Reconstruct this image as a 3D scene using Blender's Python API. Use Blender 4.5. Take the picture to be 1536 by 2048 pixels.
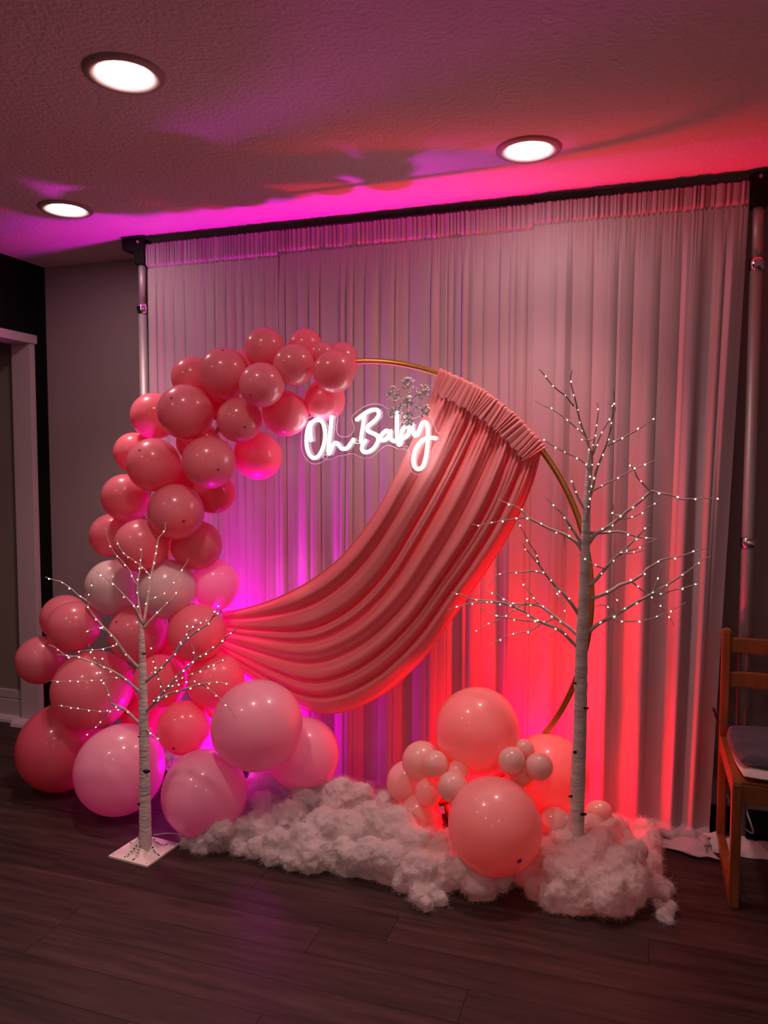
import bpy, bmesh, math, random
import numpy as np
from mathutils import Vector, Matrix, Euler, noise

for o in list(bpy.data.objects):
    bpy.data.objects.remove(o, do_unlink=True)
S = bpy.context.scene
C = S.collection
rnd = random.Random(7)

# ------------------------------------------------------------------ camera
FPX, YAW, PITCH, ROLL, CAMH = 1540.0, .3216, .0620, -.0016, 1.374
def cam_axes():
    cy, sy = math.cos(YAW), math.sin(YAW)
    f = np.array([-sy*math.cos(PITCH), cy*math.cos(PITCH), -math.sin(PITCH)])
    r = np.array([cy, sy, 0.]); d = np.cross(f, r)
    c, s = math.cos(ROLL), math.sin(ROLL)
    return c*r+s*d, -s*r+c*d, f
CR, CD, CF = cam_axes()
CAM = np.array([0, 0, CAMH])
cd = bpy.data.cameras.new('camera'); cam = bpy.data.objects.new('camera', cd); C.objects.link(cam)
cd.sensor_fit = 'HORIZONTAL'; cd.sensor_width = 36; cd.lens = 36*FPX/1536; cd.clip_start = .02
M = Matrix.Identity(4)
for i in range(3):
    M[i][0] = CR[i]; M[i][1] = -CD[i]; M[i][2] = -CF[i]; M[i][3] = CAM[i]
cam.matrix_world = M
S.camera = cam
# ------------------------------------------------------------------ world, lights, exposure
wd = bpy.data.worlds.new('world'); S.world = wd; wd.use_nodes = True
wd.node_tree.nodes['Background'].inputs[0].default_value = (1, .75, .75, 1)
wd.node_tree.nodes['Background'].inputs[1].default_value = .004
S.view_settings.view_transform = 'Standard'; S.view_settings.look = 'None'
S.view_settings.gamma = 1; S.view_settings.use_curve_mapping = False
S.view_settings.exposure = 0.0
LENS_STRENGTH = 70.0
LAMP_POWER = 35.0
LAMP_COLOR = (1, .54, .52)
MAG_POWER, MAG_COLOR = 150.0, (1.0, .0, .85)
RED_POWER, RED_COLOR = 150.0, (1.0, .0, .012)
NEON_STRENGTH = 6.0
BULB_STRENGTH = 5.0
try:
    S.cycles.sample_clamp_indirect = 4.0
    S.cycles.max_bounces = 7; S.cycles.diffuse_bounces = 4; S.cycles.transparent_max_bounces = 8
    S.cycles.caustics_reflective = False; S.cycles.caustics_refractive = False
except Exception:
    pass

# ------------------------------------------------------------------ pixel -> place helpers (for measuring the photo)
def ray(x, y): return CF + (x-768)/FPX*CR + (y-1024)/FPX*CD
def atY(x, y, Y): v = ray(x, y); return CAM + v*(Y/v[1])
def atZ(x, y, Z=0.): v = ray(x, y); return CAM + v*((Z-CAMH)/v[2])

# ------------------------------------------------------------------ object helpers
WL = {}
def link(o, parent=None):
    C.objects.link(o)
    if parent is not None: o.parent = parent
    return o
def empty(name, loc, label=None, cat=None, group=None):
    o = bpy.data.objects.new(name, None); link(o); o.location = loc; o.empty_display_size = .05
    WL[o.name] = np.array(loc, float)
    return tag(o, label, cat, group)
def tag(o, label=None, cat=None, group=None, kind=None):
    if label: o['label'] = label
    if cat: o['category'] = cat
    if group: o['group'] = group
    if kind: o['kind'] = kind
    return o
def mk(name, V, F, mat, parent=None, smooth=True, loc=None):
    """V in world coordinates; origin at the parent's origin (or loc)."""
    V = np.asarray(V, float)
    org = WL[parent.name] if parent is not None else np.array(loc if loc is not None else (0, 0, 0), float)
    me = bpy.data.meshes.new(name)
    me.from_pydata((V-org).tolist(), [], F if isinstance(F, list) else F.tolist()); me.update()
    if smooth: me.polygons.foreach_set('use_smooth', [True]*len(me.polygons))
    me.materials.append(mat)
    o = bpy.data.objects.new(name, me); link(o, parent)
    if parent is None: o.location = org
    WL[o.name] = org
    return o
def inst(name, me, parent, loc, rot=None, scale=None):
    """object sharing mesh data, at world location loc"""
    o = bpy.data.objects.new(name, me); link(o, parent)
    b = WL[parent.name] if parent is not None else np.zeros(3)
    o.location = np.asarray(loc)-b
    if rot is not None:
        o.rotation_mode = 'QUATERNION'; o.rotation_quaternion = rot
    if scale is not None: o.scale = scale if hasattr(scale, '__len__') else (scale,)*3
    WL[o.name] = np.asarray(loc, float)
    return o
class MB:
    def __init__(s): s.V = []; s.F = []
    def add(s, V, F):
        b = len(s.V); s.V += [tuple(v) for v in V]; s.F += [tuple(i+b for i in f) for f in F]; return s
    def box(s, x0, x1, y0, y1, z0, z1, bev=0):
        bm = bmesh.new(); bmesh.ops.create_cube(bm, size=1)
        for v in bm.verts:
            v.co = ((x0+x1)/2+v.co.x*(x1-x0), (y0+y1)/2+v.co.y*(y1-y0), (z0+z1)/2+v.co.z*(z1-z0))
        if bev: bmesh.ops.bevel(bm, geom=bm.edges[:], offset=bev, segments=2, affect='EDGES', profile=.6)
        bm.verts.index_update()
        s.add([v.co[:] for v in bm.verts], [[v.index for v in f.verts] for f in bm.faces]); bm.free(); return s
    def prism(s, poly, axis, a, b, bev=0):
        """extrude a polygon (list of 2D) along axis ('x','y','z') from a to b"""
        bm = bmesh.new()
        def co(p, t): return {'x': (t, p[0], p[1]), 'y': (p[0], t, p[1]), 'z': (p[0], p[1], t)}[axis]
        lo = [bm.verts.new(co(p, a)) for p in poly]; hi = [bm.verts.new(co(p, b)) for p in poly]
        n = len(poly)
        bm.faces.new(lo); bm.faces.new(hi[::-1])
        for i in range(n): bm.faces.new((lo[i], hi[i], hi[(i+1) % n], lo[(i+1) % n]))
        bmesh.ops.recalc_face_normals(bm, faces=bm.faces[:])
        if bev: bmesh.ops.bevel(bm, geom=bm.edges[:], offset=bev, segments=2, affect='EDGES')
        bm.verts.index_update()
        s.add([v.co[:] for v in bm.verts], [[v.index for v in f.verts] for f in bm.faces]); bm.free(); return s
    def tube(s, pts, rad, n=8, closed=False, cap=True):
        V, F = tube(pts, rad, n, closed, cap); return s.add(V, F)
    def lathe(s, prof, c, n=32, axis=(0, 0, 1)):
        """prof: list of (r, h); revolved about axis through c"""
        q = Vector((0, 0, 1)).rotation_difference(Vector(axis))
        V = []; F = []
        for r, h in prof:
            for k in range(n):
                a = 2*math.pi*k/n
                v = q @ Vector((r*math.cos(a), r*math.sin(a), h)); V.append((c[0]+v.x, c[1]+v.y, c[2]+v.z))
        m = len(prof)
        for i in range(m-1):
            for k in range(n):
                F.append((i*n+k, i*n+(k+1) % n, (i+1)*n+(k+1) % n, (i+1)*n+k))
        return s.add(V, F)
    def build(s, name, mat, parent=None, smooth=False, loc=None): return mk(name, s.V, s.F, mat, parent, smooth, loc)
def catmull(P, sub=4):
    P = [np.asarray(p, float) for p in P]
    if len(P) < 3: sub = max(1, sub)
    Q = [2*P[0]-P[1]]+P+[2*P[-1]-P[-2]]
    out = []
    for i in range(1, len(Q)-2):
        p0, p1, p2, p3 = Q[i-1:i+3]
        for k in range(sub):
            t = k/sub
            out.append(.5*((2*p1)+(p2-p0)*t+(2*p0-5*p1+4*p2-p3)*t*t+(3*p1-p0-3*p2+p3)*t**3))
    out.append(P[-1]); return out
def tube(pts, rad, n=8, closed=False, cap=True):
    P = np.array(pts, float); m = len(P)
    R = np.full(m, rad, float) if np.isscalar(rad) else np.asarray(rad, float)
    T = np.zeros_like(P)
    for i in range(m):
        a = P[(i-1) % m] if (closed or i > 0) else P[0]; b = P[(i+1) % m] if (closed or i < m-1) else P[-1]
        T[i] = (b-a)/(np.linalg.norm(b-a)+1e-12)
    N = np.cross(T[0], (0, 1, 0)); 
    if np.linalg.norm(N) < 1e-3: N = np.cross(T[0], (1, 0, 0))
    N /= np.linalg.norm(N); V = []; F = []
    for i in range(m):
        N = N-T[i]*(N@T[i]); N /= np.linalg.norm(N)+1e-12; B = np.cross(T[i], N)
        for k in range(n):
            a = 2*math.pi*k/n; V.append(P[i]+R[i]*(math.cos(a)*N+math.sin(a)*B))
    for i in range(m if closed else m-1):
        j = (i+1) % m
        for k in range(n): F.append((i*n+k, i*n+(k+1) % n, j*n+(k+1) % n, j*n+k))
    if cap and not closed:
        F.append(tuple(range(n))[::-1]); F.append(tuple((m-1)*n+k for k in range(n)))
    return V, F
def grid_faces(nu, nv):
    i = np.arange(nu-1)[:, None]; j = np.arange(nv-1)[None, :]
    a = (i*nv+j).ravel(); return np.stack([a, a+nv, a+nv+1, a+1], 1)

# ------------------------------------------------------------------ materials
def mat(name, color, rough=.5, metal=0, spec=.5, noise_amt=0, noise_scale=20, color2=None, stretch=(1, 1, 1),
        bump=0, bump_scale=100, bump_stretch=(1, 1, 1), coat=0, trans=0, trans_col=None, emit=None, sheen=0, obj_random=0, detail=6, contrast=(.35, .65)):
    m = bpy.data.materials.new(name); m.use_nodes = True; nt = m.node_tree; N = nt.nodes; L = nt.links
    bs = N['Principled BSDF']; out = N['Material Output']
    bs.inputs['Base Color'].default_value = (*color, 1); bs.inputs['Roughness'].default_value = rough
    bs.inputs['Metallic'].default_value = metal; bs.inputs['Specular IOR Level'].default_value = spec
    bs.inputs['Coat Weight'].default_value = coat; bs.inputs['Coat Roughness'].default_value = .08
    if sheen: bs.inputs['Sheen Weight'].default_value = sheen
    tc = N.new('ShaderNodeTexCoord')
    colsock = None
    if color2 is not None:
        mp = N.new('ShaderNodeMapping'); mp.inputs['Scale'].default_value = stretch; L.new(tc.outputs['Object'], mp.inputs[0])
        src = mp.outputs[0]
        if obj_random:
            oi = N.new('ShaderNodeObjectInfo'); ad = N.new('ShaderNodeVectorMath'); ad.operation = 'ADD'
            mu = N.new('ShaderNodeMath'); mu.operation = 'MULTIPLY'; mu.inputs[1].default_value = 37.0
            L.new(oi.outputs['Random'], mu.inputs[0]); L.new(src, ad.inputs[0]); L.new(mu.outputs[0], ad.inputs[1]); src = ad.outputs[0]
        nz = N.new('ShaderNodeTexNoise'); nz.inputs['Scale'].default_value = noise_scale; nz.inputs['Detail'].default_value = detail
        nz.inputs['Roughness'].default_value = .65
        L.new(src, nz.inputs['Vector'])
        cr = N.new('ShaderNodeValToRGB'); cr.color_ramp.elements[0].color = (*color, 1); cr.color_ramp.elements[1].color = (*color2, 1)
        cr.color_ramp.elements[0].position, cr.color_ramp.elements[1].position = contrast
        L.new(nz.outputs['Fac'], cr.inputs[0]); colsock = cr.outputs[0]
        if obj_random:
            hs = N.new('ShaderNodeHueSaturation'); mr = N.new('ShaderNodeMapRange')
            mr.inputs['To Min'].default_value = 1-obj_random; mr.inputs['To Max'].default_value = 1+obj_random
            L.new(oi.outputs['Random'], mr.inputs[0]); L.new(mr.outputs[0], hs.inputs['Value']); L.new(colsock, hs.inputs['Color']); colsock = hs.outputs[0]
        L.new(colsock, bs.inputs['Base Color'])
    if bump:
        mp2 = N.new('ShaderNodeMapping'); mp2.inputs['Scale'].default_value = bump_stretch; L.new(tc.outputs['Object'], mp2.inputs[0])
        n2 = N.new('ShaderNodeTexNoise'); n2.inputs['Scale'].default_value = bump_scale; n2.inputs['Detail'].default_value = 4
        L.new(mp2.outputs[0], n2.inputs['Vector'])
        bp = N.new('ShaderNodeBump'); bp.inputs['Strength'].default_value = bump; bp.inputs['Distance'].default_value = .01
        L.new(n2.outputs['Fac'], bp.inputs['Height']); L.new(bp.outputs[0], bs.inputs['Normal'])
    if emit:
        bs.inputs['Emission Color'].default_value = (*emit[0], 1); bs.inputs['Emission Strength'].default_value = emit[1]
    if trans:
        tr = N.new('ShaderNodeBsdfTranslucent'); tr.inputs[0].default_value = (*(trans_col or color), 1)
        if colsock is not None and trans_col is None: L.new(colsock, tr.inputs[0])
        mx = N.new('ShaderNodeMixShader'); mx.inputs[0].default_value = trans
        L.new(bs.outputs[0], mx.inputs[1]); L.new(tr.outputs[0], mx.inputs[2]); L.new(mx.outputs[0], out.inputs[0])
    return m

M_wall = mat('wall_paint', (.36, .31, .31), .85, bump=.12, bump_scale=140)
M_light = mat('light_wall_paint', (.82, .76, .73), .85)
M_black = mat('black_wall_paint', (.004, .004, .004), .9, spec=.2)  # flat black
M_hall = mat('hall_paint', (.30, .27, .23), .9, bump=.08, bump_scale=140)
M_trimw = mat('white_trim_paint', (.62, .56, .57), .5)
M_ceil = mat('textured_ceiling', (.80, .75, .74), .92, bump=.9, bump_scale=70)
M_plank = mat('dark_wood_plank', (.013, .0062, .0052), .5, color2=(.066, .036, .030), noise_scale=4, stretch=(.8, 9, 9), obj_random=.25, spec=.35, bump=.12, bump_scale=60, bump_stretch=(.6, 8, 8), contrast=(.30, .72))
M_subfloor = mat('dark_floor_base', (.03, .018, .015), .6, color2=(.05, .03, .025), noise_scale=5, stretch=(1, 9, 9))
M_curtain = mat('white_backdrop_cloth', (.52, .43, .47), .75, spec=.25, trans=.12, sheen=.15)
M_seam = mat('curtain_hem_cloth', (.66, .58, .59), .75, spec=.25)
M_drape = mat('dusty_rose_cloth', (.86, .36, .35), .55, spec=.4, trans=.38, trans_col=(.92, .20, .36), sheen=.2)
M_gold = mat('gold_metal', (.66, .40, .10), .32, metal=.9, bump=.03, bump_scale=60)
M_alu = mat('aluminium_pole', (.40, .38, .38), .5, metal=.5, spec=.3)
M_chrome = mat('chrome_collar', (.85, .83, .83), .15, metal=1)
M_blackp = mat('black_plastic', (.004, .0035, .004), .6, spec=.15)
M_bar = mat('dark_crossbar', (.045, .035, .036), .5, metal=.3)
M_lens = mat('lamp_lens', (1, 1, 1), .5, emit=((1, .66, .62), LENS_STRENGTH))
M_ring = mat('lamp_trim', (.40, .34, .33), .5)
M_neon = mat('neon_tube', (1, 1, 1), .4, emit=((1, .96, .98), NEON_STRENGTH))
M_bulb = mat('led_bulb', (1, .95, .85), .3, emit=((1, .86, .72), BULB_STRENGTH))
M_birch = mat('birch_bark', (.55, .51, .47), .75, color2=(.80, .75, .71), noise_scale=12, stretch=(1, 1, 2.5), bump=.5, bump_scale=25, bump_stretch=(1, 1, 5), contrast=(.35, .6))
M_twig = mat('twig_wrap', (.42, .36, .33), .7, color2=(.66, .59, .56), noise_scale=60)
M_knot = mat('dark_bark_knot', (.012, .009, .008), .8, bump=.5, bump_scale=80)
M_whiteplate = mat('white_base_plate', (.80, .74, .70), .55)
M_cotton = mat('white_fibre', (.86, .82, .80), .95, spec=.1, trans=.35, bump=.5, bump_scale=190)
M_fibre = mat('fibre_strand', (.88, .84, .82), .9, spec=.1, trans=.4)
M_silver = mat('silver_glitter', (1, 1, 1), .22, metal=.0, spec=1.0, bump=.6, bump_scale=260)
M_wood = mat('honey_wood', (.21, .062, .012), .42, color2=(.29, .10, .026), noise_scale=7, stretch=(8, 8, 1), coat=.15)
M_navy = mat('navy_cushion', (.035, .030, .055), .85, bump=.3, bump_scale=250, sheen=.3)
M_towel = mat('white_terry', (.62, .58, .55), .95, bump=.6, bump_scale=220)
M_cord = mat('white_cord', (.7, .66, .62), .5)
M_thread = mat('thread', (.5, .4, .4), .7)
def balloon_mat(name, col, tcol, trans): return mat(name, col, .30, spec=.5, trans=trans, trans_col=tcol, coat=.6)
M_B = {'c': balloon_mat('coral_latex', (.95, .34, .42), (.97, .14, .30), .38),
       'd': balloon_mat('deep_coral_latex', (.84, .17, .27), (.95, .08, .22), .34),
       'p': balloon_mat('pale_pink_latex', (.95, .60, .67), (.97, .45, .64), .36),
       'q': balloon_mat('peach_latex', (.95, .62, .60), (.96, .45, .42), .38),
       'w': balloon_mat('blush_white_latex', (.95, .80, .76), (.95, .65, .66), .22),
       'n': balloon_mat('nude_latex', (.92, .74, .66), (.95, .58, .52), .30)}
M_tip = mat('balloon_tip', (.30, .05, .06), .6)
m = bpy.data.materials.new('clear_acrylic'); m.use_nodes = True; nt = m.node_tree
nt.nodes.remove(nt.nodes['Principled BSDF'])
tr = nt.nodes.new('ShaderNodeBsdfTransparent'); tr.inputs[0].default_value = (.97, .97, .97, 1)
gl = nt.nodes.new('ShaderNodeBsdfGlossy'); gl.inputs['Roughness'].default_value = .05
mx = nt.nodes.new('ShaderNodeMixShader'); mx.inputs[0].default_value = .035
nt.links.new(tr.outputs[0], mx.inputs[1]); nt.links.new(gl.outputs[0], mx.inputs[2]); nt.links.new(mx.outputs[0], nt.nodes['Material Output'].inputs[0])
M_acrylic = m
M_acredge = mat('polished_acrylic_edge', (.85, .75, .8), .2, trans=.5)

# ================================================================== SETTING
XL, YB, CH = -2.964, 3.307, 2.390
XR, YR = 2.7, -3.2
def struct(o, label=None):
    o['kind'] = 'structure'
    if label: o['label'] = label
    return o
HX = -5.0
fl = struct(MB().box(HX, XR, YR, YB, -.06, -.004).build('floor', M_subfloor), 'dark wood plank floor')
# planks: one mesh per length class, shared
PW, PL = .127, 1.22
pm = {}
def plank_mesh(L):
    key = round(L, 3)
    if key not in pm:
        b = MB().box(0, L-.0012, 0, PW-.0012, -.004, 0, bev=.0007)
        me = bpy.data.meshes.new('plank'); me.from_pydata(b.V, [], b.F); me.update(); me.materials.append(M_plank); pm[key] = me
    return pm[key]
row = 0; y = YB-PW
while y > .35:
    x = -3.11-rnd.choice([0, .2, .35, .5, .62, .8, .95, 1.1])
    if y > 2.35: x -= PL
    while x < XR-.01:
        x0 = max(x, HX); L = min(x+PL, XR)-x0
        if L > .05: inst('plank', plank_mesh(L), fl, (x0, y, 0))
        x += PL
    y -= PW; row += 1
struct(MB().box(HX, XR, YR, YB+.1, CH, CH+.08).build('ceiling', M_ceil), 'textured plaster ceiling')
struct(MB().box(XL-.12, XR, YB, YB+.1, 0, CH).build('wall_back', M_wall), 'grey back wall behind the backdrop')
OY0, OY1, OZ = 2.25, 3.184, 1.985
wl_ = MB()
wl_.box(XL-.11, XL, OY1+.02, YB, 0, CH); wl_.box(XL-.11, XL, OY0, OY1+.02, OZ+.02, CH); wl_.box(XL-.11, XL, YR, OY0, 0, CH)
struct(wl_.build('wall_left', M_black), 'black painted left wall with an opening')
struct(MB().box(XR, XR+.1, YR, YB, 0, CH).build('wall_right', M_light))
struct(MB().box(HX, XR, YR-.1, YR, 0, CH).build('wall_rear', M_light))
struct(MB().box(HX, XL-.12, OY1+.045, YB, 0, CH).build('wall_hall', M_hall), 'dim wall of the hallway beyond the opening')
struct(MB().box(HX-.1, HX, YR, YB, 0, CH).build('wall_hall_end', M_hall))
struct(MB().box(HX, XL-.11, .9, 1.0, 0, CH).build('wall_hall_near', M_hall))
# cased opening: jambs, header with cap, plinth
tm = empty('trim_1', (XL-.05, OY1, 0)); tm['kind'] = 'structure'; tm['label'] = 'white cased opening in the black wall'
MB().box(XL-.115, XL+.004, OY1, OY1+.035, 0, OZ+.04, bev=.002).build('jamb', M_trimw, tm)
MB().box(XL-.115, XL+.004, OY0-.035, OY0, 0, OZ+.04, bev=.002).build('jamb', M_trimw, tm)
MB().box(XL-.125, XL+.012, OY0-.05, OY1+.045, OZ, OZ+.045, bev=.003).build('header', M_trimw, tm)
MB().prism([(OY1, 0), (OY1-.055, 0), (OY1-.05, .018), (OY1-.035, .03), (OY1, .034)], 'x', XL-.14, XL+.006, .002).build('plinth', M_trimw, tm)
bb = MB().box(HX, XL-.115, OY1+.028, OY1+.045, .0, .115, bev=.003)
bo = struct(bb.build('baseboard_hall', M_trimw), 'two-step white baseboard in the hallway')
MB().box(HX, XL-.117, OY1+.034, OY1+.046, .119, .165, bev=.003).build('cap_moulding', M_trimw, bo)
MB().prism([(OY1+.028, 0), (OY1-.005, 0), (OY1-.002, .014), (OY1+.012, .026), (OY1+.028, .03)], 'x', HX, XL-.125).build('shoe_moulding', M_trimw, bo)
struct(MB().box(XL+.001, .9, YB-.015, YB, 0, .11, bev=.003).build('baseboard_back', M_trimw))
struct(MB().box(.9, XR, YB-.015, YB, 0, .11, bev=.003).build('baseboard_back', M_trimw))

# ================================================================== RECESSED LIGHTS
def downlight(x, y, label):
    t = empty('recessed_light', (x, y, CH), label, 'ceiling light', 'round recessed ceiling lights')
    MB().lathe([(.105, 0), (.105, -.004), (.098, -.009), (.088, -.010), (.078, -.008), (.070, -.005)], (x, y, CH), 48).build('trim_ring', M_ring, t, True)
    MB().lathe([(.0001, -.013), (.042, -.012), (.061, -.009), (.070, -.005)], (x, y, CH), 48).build('lens', M_lens, t, True)
    ld = bpy.data.lights.new('lamp_beam', 'SPOT'); ld.energy = LAMP_POWER; ld.color = LAMP_COLOR; ld.spot_size = math.radians(98); ld.spot_blend = 1.0; ld.shadow_soft_size = .06
    lo = bpy.data.objects.new('lamp_beam', ld); link(lo, t); lo.location = (0, 0, -.07)
downlight(-1.300, 1.755, 'large round recessed ceiling light nearest the camera, upper left')
downlight(-2.198, 2.578, 'round recessed ceiling light in the far left corner above the grey wall')
downlight(-0.366, 2.569, 'round recessed ceiling light on the right, above the curtain rod')
for x, y, w in ((-1.36, -.1, 'just behind the viewpoint, left of the middle'), (.56, -.3, 'just behind the viewpoint, right of the middle'), (-2.3, .9, 'beside the black wall, left of the viewpoint'),
                (-.4, -1.9, 'far behind the viewpoint, in the middle of the room, added unseen for ambient light'), (1.5, -1.9, 'far behind the viewpoint, towards the right wall, added unseen for ambient light'), (2.2, -.9, 'beside the right wall, added unseen for ambient light'),  # this row and the next: unseen lamps added to brighten the ceiling
                (-2.3, -1.5, 'far behind the viewpoint, beside the black wall, added unseen for ambient light'), (-.4, -2.8, 'at the rear wall, added unseen for ambient light')):
    downlight(x, y, 'round recessed ceiling light '+w)

# ================================================================== BACKDROP STAND + CURTAINS
BX0, BX1, BY = -2.145, .368, 3.0
st = empty('backdrop_stand', ((BX0+BX1)/2, BY, 0), 'pipe backdrop stand with aluminium poles, black clamps and dark crossbar', 'stand')
for bx, s in ((BX0, -1), (BX1, 1)):
    MB().tube([(bx, BY, .0), (bx, BY, 2.07)], .022, 20).build('pole', M_alu, st, True)
    MB().tube([(bx, BY, 2.07), (bx, BY, 2.30)], .0185, 20).build('pole', M_alu, st, True)
    c = MB().lathe([(.020, -.022), (.0265, -.02), (.0265, .02), (.020, .022)], (bx, BY, 2.07), 24).build('collar', M_chrome, st, True)
    MB().box(bx-.012, bx+.012, BY-.034, BY-.022, 2.058, 2.082, .003).build('latch', M_chrome, c)
    c2 = MB().lathe([(.022, -.018), (.0265, -.016), (.0265, .016), (.022, .018)], (bx, BY, 1.097), 24).build('collar', M_chrome, st, True)
    hd = MB().box(bx-.026, bx+.026, BY-.028, BY+.028, 2.262, 2.335, .006).build('clamp', M_blackp, st)
    MB().prism([(bx+s*.092, 2.385), (bx+s*.088, 2.330), (bx+s*.03, 2.318), (bx-s*.03, 2.318), (bx-s*.034, 2.372), (bx+s*.03, 2.380)], 'y', BY-.03, BY+.03, .004).build('hook', M_blackp, hd)
    MB().tube([(bx, BY-.027, 2.36), (bx, BY-.036, 2.36)], .006, 10).build('screw', M_alu, hd)
    MB().box(bx-.15, bx+.15, BY+.02, BY+.28, 0.0, .012, .003).build('foot_plate', M_blackp, st)
MB().box(BX0+.02, BX1-.02, BY+.012, BY+.034, 2.344, 2.366, .003).build('crossbar', M_bar, st)

def pleats(x0, x1, wmin, wmax, r, phase0=0):
    """random pleat widths -> function x -> phase (radians) and local amplitude"""
    xs = [x0]; am = []
    while xs[-1] < x1: xs.append(xs[-1]+(wmin+(wmax-wmin)*r.random()**1.8)*(2.0 if r.random() < .10 else 1)); am.append(r.uniform(.25, 1.0))
    am.append(am[-1]); xs = np.array(xs); ph = np.arange(len(xs))*math.pi
    return lambda x: (np.interp(x, xs, ph), np.interp(x, xs, am))
def smooth01(t): t = np.clip(t, 0, 1); return t*t*(3-2*t)
def curtain(label, xa, xb, fine, coarse, amp, seed, nx, edge_l=0., edge_r=0., flare=0., yoff=0., soft=1.0, stepz=0., finelow=.55):
    r = random.Random(seed)
    nz = 110
    ztop = 2.352; zs = np.concatenate([np.linspace(ztop, 2.20, 26), np.linspace(2.195, .10, 56), np.linspace(.085, -.0, 10), np.linspace(.0, 0, 18)])
    nz = len(zs)
    X = np.linspace(xa, xb, nx)[:, None]; Z = zs[None, :]
    G = pleats(xa-.3, xb+.3, .0045, .013, r)       # header gathers
    F1 = pleats(xa-.3, xb+.3, *fine, r); F2 = pleats(xa-.3, xb+.3, *coarse, r)
    down = np.clip((ztop-Z)/ztop, 0, 1)
    hemfree = smooth01((down-.03)/.10)
    # horizontal wander of the folds with height
    wob = .012*np.sin(X*9+seed)*down+.008*np.sin(X*23+2*seed)*smooth01(down)+.02*flare*np.sin(X*5+seed*1.7)*down**2
    xq = X+wob
    p1, a1 = F1(xq); p2, a2 = F2(xq); pg, ag = G(X)
    f1 = (np.abs(np.sin(p1/2)))**(.55*soft)*a1; f2 = np.sin(p2)*a2
    header = smooth01((2.352-Z)/.012)*(1-smooth01((2.275-Z)/.05))
    lowmix = smooth01((down-.15)/.7)
    Y = BY-.002+yoff-amp*(f1*(1-finelow*lowmix)+ (.25+.9*lowmix)*f2)*hemfree*.8
    Y = Y-.021*(np.abs(np.sin(pg/2))**.7)*ag*(smooth01((Z-(2.262+stepz))/.012)*.8+.2)*(1-hemfree*.95)
    seam = np.exp(-((Z-(2.262+stepz))/.005)**2)
    Y = Y-.004*np.sin(pg+1)*seam+.004*seam
    Xo = X+wob*.6+np.zeros_like(Z)
    # edges drawn in towards the bottom
    u = (X-xa)/(xb-xa)
    Xo = Xo+edge_l*(1-u)**2*down-edge_r*u**2*down
    Zo = Z+np.zeros_like(X)
    Zo = Zo+.0015*np.sin(pg)*(Z > 2.349)
    # puddle on the floor
    k0 = nz-28
    nrm = np.arange(28)/27.
    for j in range(28):
        t = nrm[j]; jj = k0+j
        if t > .2:
            q = (t-.2)/.8
            wr = np.array([noise.noise(Vector((float(x)*5, q*4.0, seed)))+.5*noise.noise(Vector((float(x)*13, q*9, seed+9))) for x in X[:, 0]])
            rg = np.array([(1-abs(noise.noise(Vector((float(x)*6+q*2, q*3.2, seed+40)))))**3+.5*(1-abs(noise.noise(Vector((float(x)*15-q*3, q*6, seed+60)))))**3 for x in X[:, 0]])
            Y[:, jj] = Y[:, jj]*(1-q)**2+(BY-.035)*(1-(1-q)**2)-(.115*q)*(1+.55*wr)
            Zo[:, jj] = np.clip(zs[jj]*(1-q)+.004+.030*rg*smooth01(q/.25)*(1-.75*smooth01((q-.55)/.45)), .003, 1)
            Xo[:, jj] += .035*wr*q
    V = np.stack([Xo, Y, Zo], 2).reshape(-1, 3)
    o = mk('curtain_panel', V, grid_faces(nx, nz), M_curtain, None, True, loc=((xa+xb)/2, BY, 0))
    so = o.modifiers.new('thick', 'SOLIDIFY'); so.thickness = .0012
    return tag(o, label, 'curtain', 'white backdrop curtain panels')
curtain('white curtain panel on the left, behind the balloon garland', BX0+.03, -1.47, (.012, .036), (.07, .13), .022, 3, 560, edge_l=.0, stepz=-.012)
curtain('white curtain panel in the middle, behind the neon sign', -1.545, -.375, (.010, .042), (.05, .12), .026, 11, 1200, flare=1, yoff=.006, finelow=.7)
curtain('white curtain panel on the right, behind the tall lit tree', -.40, BX1-.03, (.016, .05), (.045, .085), .026, 23, 760, edge_r=.075, soft=1.3, yoff=-.004, stepz=.012, finelow=.95)

# ================================================================== HOOP
HC = np.array([-1.015, 2.75, .8995]); HR = .8607
def hoop(a, R=HR, dy=0.): return HC+np.array([R*math.cos(a), dy, R*math.sin(a)])
ht = empty('hoop_stand', (HC[0], HC[1], 0), 'large gold metal hoop stand carrying the garland and drape', 'hoop stand')
ring = []
V = []; n = 160; prof = [(-.011, -.009), (.011, -.009), (.011, .009), (-.011, .009)]
prof = []
for sx, sy in ((-1, -1), (1, -1), (1, 1), (-1, 1)):
    prof += [(sx*.0105, sy*.007), (sx*.0075, sy*.0105)] if sx*sy > 0 else [(sx*.0075, sy*.0105), (sx*.0105, sy*.007)]
for i in range(n):
    for pr, py in prof: V.append(hoop(2*math.pi*i/n, HR+pr, py))
F = [(i*8+k, i*8+(k+1) % 8, ((i+1) % n)*8+(k+1) % 8, ((i+1) % n)*8+k) for i in range(n) for k in range(8)]
mk('ring', V, F, M_gold, ht, True)
for s in (-1, 1):
    bx = HC[0]+s*.345
    MB().tube([(bx+s*.02, 2.755, .004), (bx+s*.006, 2.755, .06), (bx, 2.752, .125)], .010, 10).build('foot_post', M_gold, ht, True)
    MB().box(bx+s*.02-.014, bx+s*.02+.014, 2.52, 2.99, .0, .012, .003).build('foot_bar', M_gold, ht)

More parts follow.
